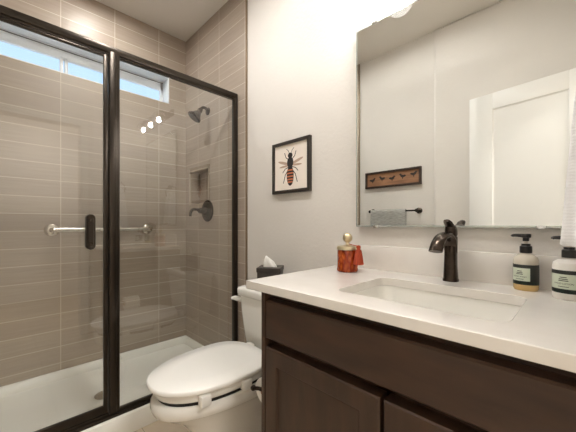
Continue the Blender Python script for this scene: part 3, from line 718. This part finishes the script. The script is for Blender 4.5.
# ================================================================ MIRROR, LIGHT, PICTURE
MX0, MX1, MZ0, MZ1 = -0.741, 0.019, 1.088, 1.993
mi_ = thing('wall_mirror', 'large frameless mirror hanging on the wall above the sink', 'mirror', (-0.364, -0.012, MZ0))
bm = B(); loft(bm, [panel_ring(MX0, MX1, MZ0, MZ1, 0.018, -0.0135), panel_ring(MX0, MX1, MZ0, MZ1, 0.018, -0.0135001)], True, True)
bm.free(); bm = B()
box(bm, MX0+0.006, MX1-0.006, -0.0185, -0.0135, MZ0+0.004, MZ1-0.004)
obj('mirror_glass', bm, 'mirror', mi_, 0)
bm = B()
R = lambda i, y: panel_ring(MX0, MX1, MZ0, MZ1, i, y)
loft(bm, [R(0.0, -0.0125), R(0.0, -0.0185), R(0.001, -0.0195), R(0.0065, -0.0195), R(0.0065, -0.0125), R(0.0, -0.0125)], False, False)
obj('polished_edge', bm, 'mirror_edge', mi_, 0)
bm = B(); box(bm, MX0+0.03, MX1-0.03, -0.0130, 0.0, MZ0+0.03, MZ1-0.03)
obj('backing_board', bm, 'frame_black', mi_, 0)
for x, z, s in ((-0.640, MZ0, 1), (-0.088, MZ0, 1), (-0.645, MZ1, -1), (-0.085, MZ1, -1)):
    bm = B(); box(bm, x-0.012, x+0.012, -0.024, -0.001, z-0.004 if s > 0 else z-0.006, z+0.006 if s > 0 else z+0.004, 0.0025)
    obj('mirror_clip', bm, 'chrome', mi_, 40)

LX, LZ = -0.375, 2.17
vl = thing('vanity_light', 'three globe glass vanity light above the mirror', 'light fixture', (LX, 0, LZ))
bm = B(); box(bm, LX-0.29, LX+0.29, -0.022, 0.0, LZ-0.028, LZ+0.028, 0.006)
obj('backplate', bm, 'orb', vl, 30)
for k in (-1, 0, 1):
    x = LX+0.205*k; y = -0.115
    bm = B(); tube(bm, [(x, -0.018, LZ), (x, -0.06, LZ+0.006), (x, -0.10, LZ+0.008), (x, y, LZ-0.008), (x, y, LZ-0.03)], 0.008, 12, smooth=6)
    lathe(bm, [(0, 0.0), (0.018, 0.0), (0.026, -0.012), (0.026, -0.034), (0, -0.034)], (x, y, LZ-0.022), 'Z', 24)
    arm = obj('lamp_arm', bm, 'orb', vl, 50)
    bm = B(); r = 0.062; cz = LZ-0.068
    pr_ = [(0.029, cz+r*0.92)]+[(r*math.sin(a), cz+r*math.cos(a)) for a in [math.radians(q) for q in range(30, 181, 10)]]
    lathe(bm, pr_, (x, y, 0), 'Z', 40)
    gl = obj('globe_shade', bm, 'globe_glass', vl, 80)
    bm = B(); lathe(bm, [(0, cz+0.045), (0.010, cz+0.045), (0.011, cz+0.018), (0.015, cz), (0.018, cz-0.014), (0.017, cz-0.024), (0.009, cz-0.034), (0, cz-0.036)], (x, y, 0), 'Z', 20)
    obj('bulb', bm, 'bulb', gl, 80)

for dlx, dly, lab in ((-1.05, -0.70, 'round white recessed light in the ceiling in front of the toilet'), (-2.10, -0.70, 'round white recessed light in the ceiling above the shower pan')):
    dw = thing('recessed_ceiling_light', lab, 'ceiling light', (dlx, dly, ZC), 'recessed ceiling lights')  # both added out of view to brighten room and shower
    bm = B(); lathe(bm, [(0.078, 0), (0.098, 0), (0.098, -0.004), (0.080, -0.010), (0.074, -0.004), (0.074, 0)], (dlx, dly, ZC), 'Z', 36)
    obj('trim_ring', bm, 'white_paint', dw, 40)
    bm = B(); lathe(bm, [(0, -0.001), (0.076, -0.001), (0.076, -0.004), (0, -0.005)], (dlx, dly, ZC), 'Z', 32)
    obj('diffuser', bm, 'downlight' if dlx > -2 else 'shower_downlight', dw, 40)

# ---- bee picture
def flat_ellipse(bm, cx, cz, rx, rz, ang, y, mi, n=20, top=1.0):
    ca, sa = math.cos(ang), math.sin(ang); pts = []
    for i in range(n):
        a = 2*PI*i/n; u, v = rx*math.cos(a), rz*math.sin(a)
        pts.append((cx+u*ca-v*sa, cz+u*sa+v*ca))
    prism(bm, pts, 'Y', y, y-0.0004, mi)
def stroke(bm, pts, wid, y, mi):
    for (xa, za), (xb, zb) in zip(pts, pts[1:]):
        d_ = Vector((xb-xa, zb-za)); d_.normalize(); nx, nz = -d_.y*wid/2, d_.x*wid/2
        prism(bm, [(xa+nx, za+nz), (xb+nx, zb+nz), (xb-nx, zb-nz), (xa-nx, za-nz)], 'Y', y, y-0.0004, mi)
PX0, PX1, PZ0, PZ1 = -1.325, -1.026, 1.279, 1.578
pc = thing('bee_picture', 'dark framed print of a striped bee on the wall above the toilet', 'picture', ((PX0+PX1)/2, 0, PZ0))
bm = B(); fw_ = 0.018; R = lambda i, y: panel_ring(PX0, PX1, PZ0, PZ1, i, y)
loft(bm, [R(0, 0.0), R(0, -0.020), R(0.002, -0.022), R(fw_-0.002, -0.022), R(fw_, -0.020), R(fw_, -0.008), R(fw_, 0.0), R(0, 0.0)], False, False)
obj('frame', bm, 'frame_black', pc, 30)
bm = B(); box(bm, PX0+fw_-.002, PX1-fw_+.002, -0.012, -0.004, PZ0+fw_-.002, PZ1-fw_+.002)
pp = obj('print_paper', bm, 'mat_board', pc, 0)
bm = B(); cx, cz, y = -1.178, 1.425, -0.0121
for s in (-1, 1):
    flat_ellipse(bm, cx+s*0.052, cz+0.030, 0.050, 0.008, s*0.28, y, 2); flat_ellipse(bm, cx+s*0.046, cz+0.010, 0.044, 0.006, -s*0.05, y-0.0001, 2)
    stroke(bm, [(cx+s*0.012, cz+0.044), (cx+s*0.036, cz+0.062), (cx+s*0.046, cz+0.088)], 0.0045, y-.0002, 0)
    stroke(bm, [(cx+s*0.014, cz+0.002), (cx+s*0.042, cz-0.006), (cx+s*0.062, cz-0.026)], 0.0045, y-.0002, 0)
    stroke(bm, [(cx+s*0.012, cz-0.010), (cx+s*0.040, cz-0.040), (cx+s*0.056, cz-0.088)], 0.005, y-.0002, 0)
    stroke(bm, [(cx+s*0.006, cz+0.078), (cx+s*0.016, cz+0.098), (cx+s*0.030, cz+0.108)], 0.003, y-.0002, 0)
flat_ellipse(bm, cx, cz+0.068, 0.0185, 0.016, 0, y-.0003, 0); flat_ellipse(bm, cx, cz+0.028, 0.025, 0.032, 0, y-.0003, 0)
flat_ellipse(bm, cx, cz-0.048, 0.028, 0.058, 0, y-.0004, 0)
for k, zz in enumerate((0.016, 0.034, 0.052, 0.069, 0.084)):
    hw = 0.028*math.sqrt(max(0.05, 1-((-zz+0.048)/0.056)**2))*0.93
    prism(bm, [(cx-hw, cz-zz-0.0042), (cx+hw, cz-zz-0.0042), (cx+hw*0.96, cz-zz+0.0042), (cx-hw*0.96, cz-zz+0.0042)], 'Y', y-.0007, y-.0011, 1)
obj('bee_print', bm, ['ink', 'ink_red', 'ink_wing'], pp, 0)

# ---- opposite wall: sign, towel bar, grey towel
QX0, QX1, QZ0, QZ1 = -1.525, -0.985, 1.448, 1.604
sg = thing('framed_sign', 'long dark framed wooden sign with a row of silhouettes above the towel bar', 'sign', ((QX0+QX1)/2, YF, QZ0))
bm = B(); R = lambda i, y: panel_ring(QX0, QX1, QZ0, QZ1, i, y)
loft(bm, [R(0, YF), R(0, YF+0.024), R(0.002, YF+0.026), R(0.016, YF+0.026), R(0.018, YF+0.024), R(0.018, YF), R(0, YF)], False, False)
obj('frame', bm, 'sign_frame', sg, 30)
bm = B(); box(bm, QX0+.015, QX1-.015, YF+0.004, YF+0.012, QZ0+.015, QZ1-.015)
bd = obj('board', bm, 'sign_wood', sg, 0)
for k in range(5):
    x = QX0+0.075+0.10*k; z = 1.530+(-0.006, 0.004, -0.004, 0.006, 0.014)[k]; s = (1, -1, 1, -1, 1)[k]
    bm = B(); pts = [(-.034, .004), (-.02, .012), (-.004, .010), (.010, .016), (.018, .026), (.026, .022), (.034, .018), (.025, .012), (.018, -.004), (.004, -.012), (.002, -.026), (-.002, -.026), (-.004, -.012), (-.018, -.008)]
    prism(bm, [(x+s*u, z+v) for u, v in pts], 'Y', YF+0.0121, YF+0.0128)
    obj('bird_silhouette', bm, 'ink', bd, 0)
tz, tyb = 1.218, YF+0.062
tbr = thing('towel_bar', 'dark bronze towel bar on the opposite wall, seen in the mirror', 'towel bar', (-1.226, YF, tz))
bm = B(); tube(bm, [(-1.448, tyb, tz), (-1.006, tyb, tz)], 0.008, 14)
obj('bar', bm, 'orb', tbr, 60)
for x in (-1.448, -1.006):
    bm = B(); lathe(bm, [(0, 0), (0.027, 0), (0.027, 0.006), (0.013, 0.014), (0.010, 0.045), (0.014, 0.054), (0.016, 0.064), (0.012, 0.073), (0, 0.075)], (x, YF, tz), 'Y', 24)
    obj('post', bm, 'orb', tbr, 50)
bm = B(); prof = []
zt = tz+0.0135
for z in (0.93, 1.0, 1.1, 1.18, tz): prof.append((tyb+0.017, z))
for i in range(1, 8):
    a = PI*i/8; prof.append((tyb+0.017*math.cos(a), tz+0.0165*math.sin(a)))
for z in (tz, 1.18, 1.1, 1.0, 0.96): prof.append((tyb-0.017, z))
for z in (0.96, 1.0, 1.1, 1.18, tz): prof.append((tyb-0.0105, z))
for i in range(7, 0, -1):
    a = PI*i/8; prof.append((tyb+0.0105*math.cos(a), tz+0.0095*math.sin(a)))
for z in (tz, 1.18, 1.1, 1.0, 0.93): prof.append((tyb+0.0105, z))
rings = []
for k in range(15):
    x = -1.435+0.335*k/14; rings.append([(x, y+0.0015*math.sin(k*1.3+z*20)*(1 if z < tz-0.02 else 0), z) for y, z in prof])
loft(bm, rings)
tag(obj('grey_towel', bm, 'grey_towel', None, 50), 'grey towel folded over the bronze towel bar', 'towel')

# ---- white towel hanging on a ring on the right wall
wx, wy, wz = 0.030, -0.31, 1.545
rg = thing('towel_ring', 'dark bronze towel ring on the right wall holding white towel', 'towel ring', (XR, wy, wz))
bm = B(); lathe(bm, [(0, 0), (0.026, 0), (0.026, -0.006), (0.012, -0.014), (0.010, -0.045), (0.012, -0.062), (0, -0.064)], (XR, wy, wz), 'X', 24)
obj('post', bm, 'orb', rg, 40)
bm = B(); tube(bm, [(wx, wy+0.075*math.sin(2*PI*i/40), wz-0.070+0.075*math.cos(2*PI*i/40)) for i in range(41)], 0.005, 10)
obj('ring', bm, 'orb', rg, 60)
bm = B(); rings = []
lv = [(1.484, 0.012, 0.030, 0.030), (1.478, 0.022, 0.042, 0.030), (1.455, 0.030, 0.055, 0.029), (1.41, 0.034, 0.065, 0.028), (1.35, 0.038, 0.074, 0.026), (1.26, 0.042, 0.084, 0.024), (1.16, 0.046, 0.090, 0.021), (1.08, 0.049, 0.093, 0.019), (1.058, 0.050, 0.094, 0.018), (1.054, 0.046, 0.090, 0.018)]
n = 64
for k, (z, rx, ry, cx) in enumerate(lv):
    ring = []
    for i in range(n):
        a = 2*PI*i/n; f = 1+0.10*math.sin(7*a+0.15*k)+0.05*math.sin(12*a+1)
        ring.append((cx+rx*f*math.copysign(abs(math.cos(a))**0.8, math.cos(a)), wy+ry*f*math.sin(a), z))
    rings.append(ring)
loft(bm, rings)
tag(obj('white_towel', bm, 'waffle', None, 60), 'white waffle towel hanging from the ring at the right edge', 'towel')
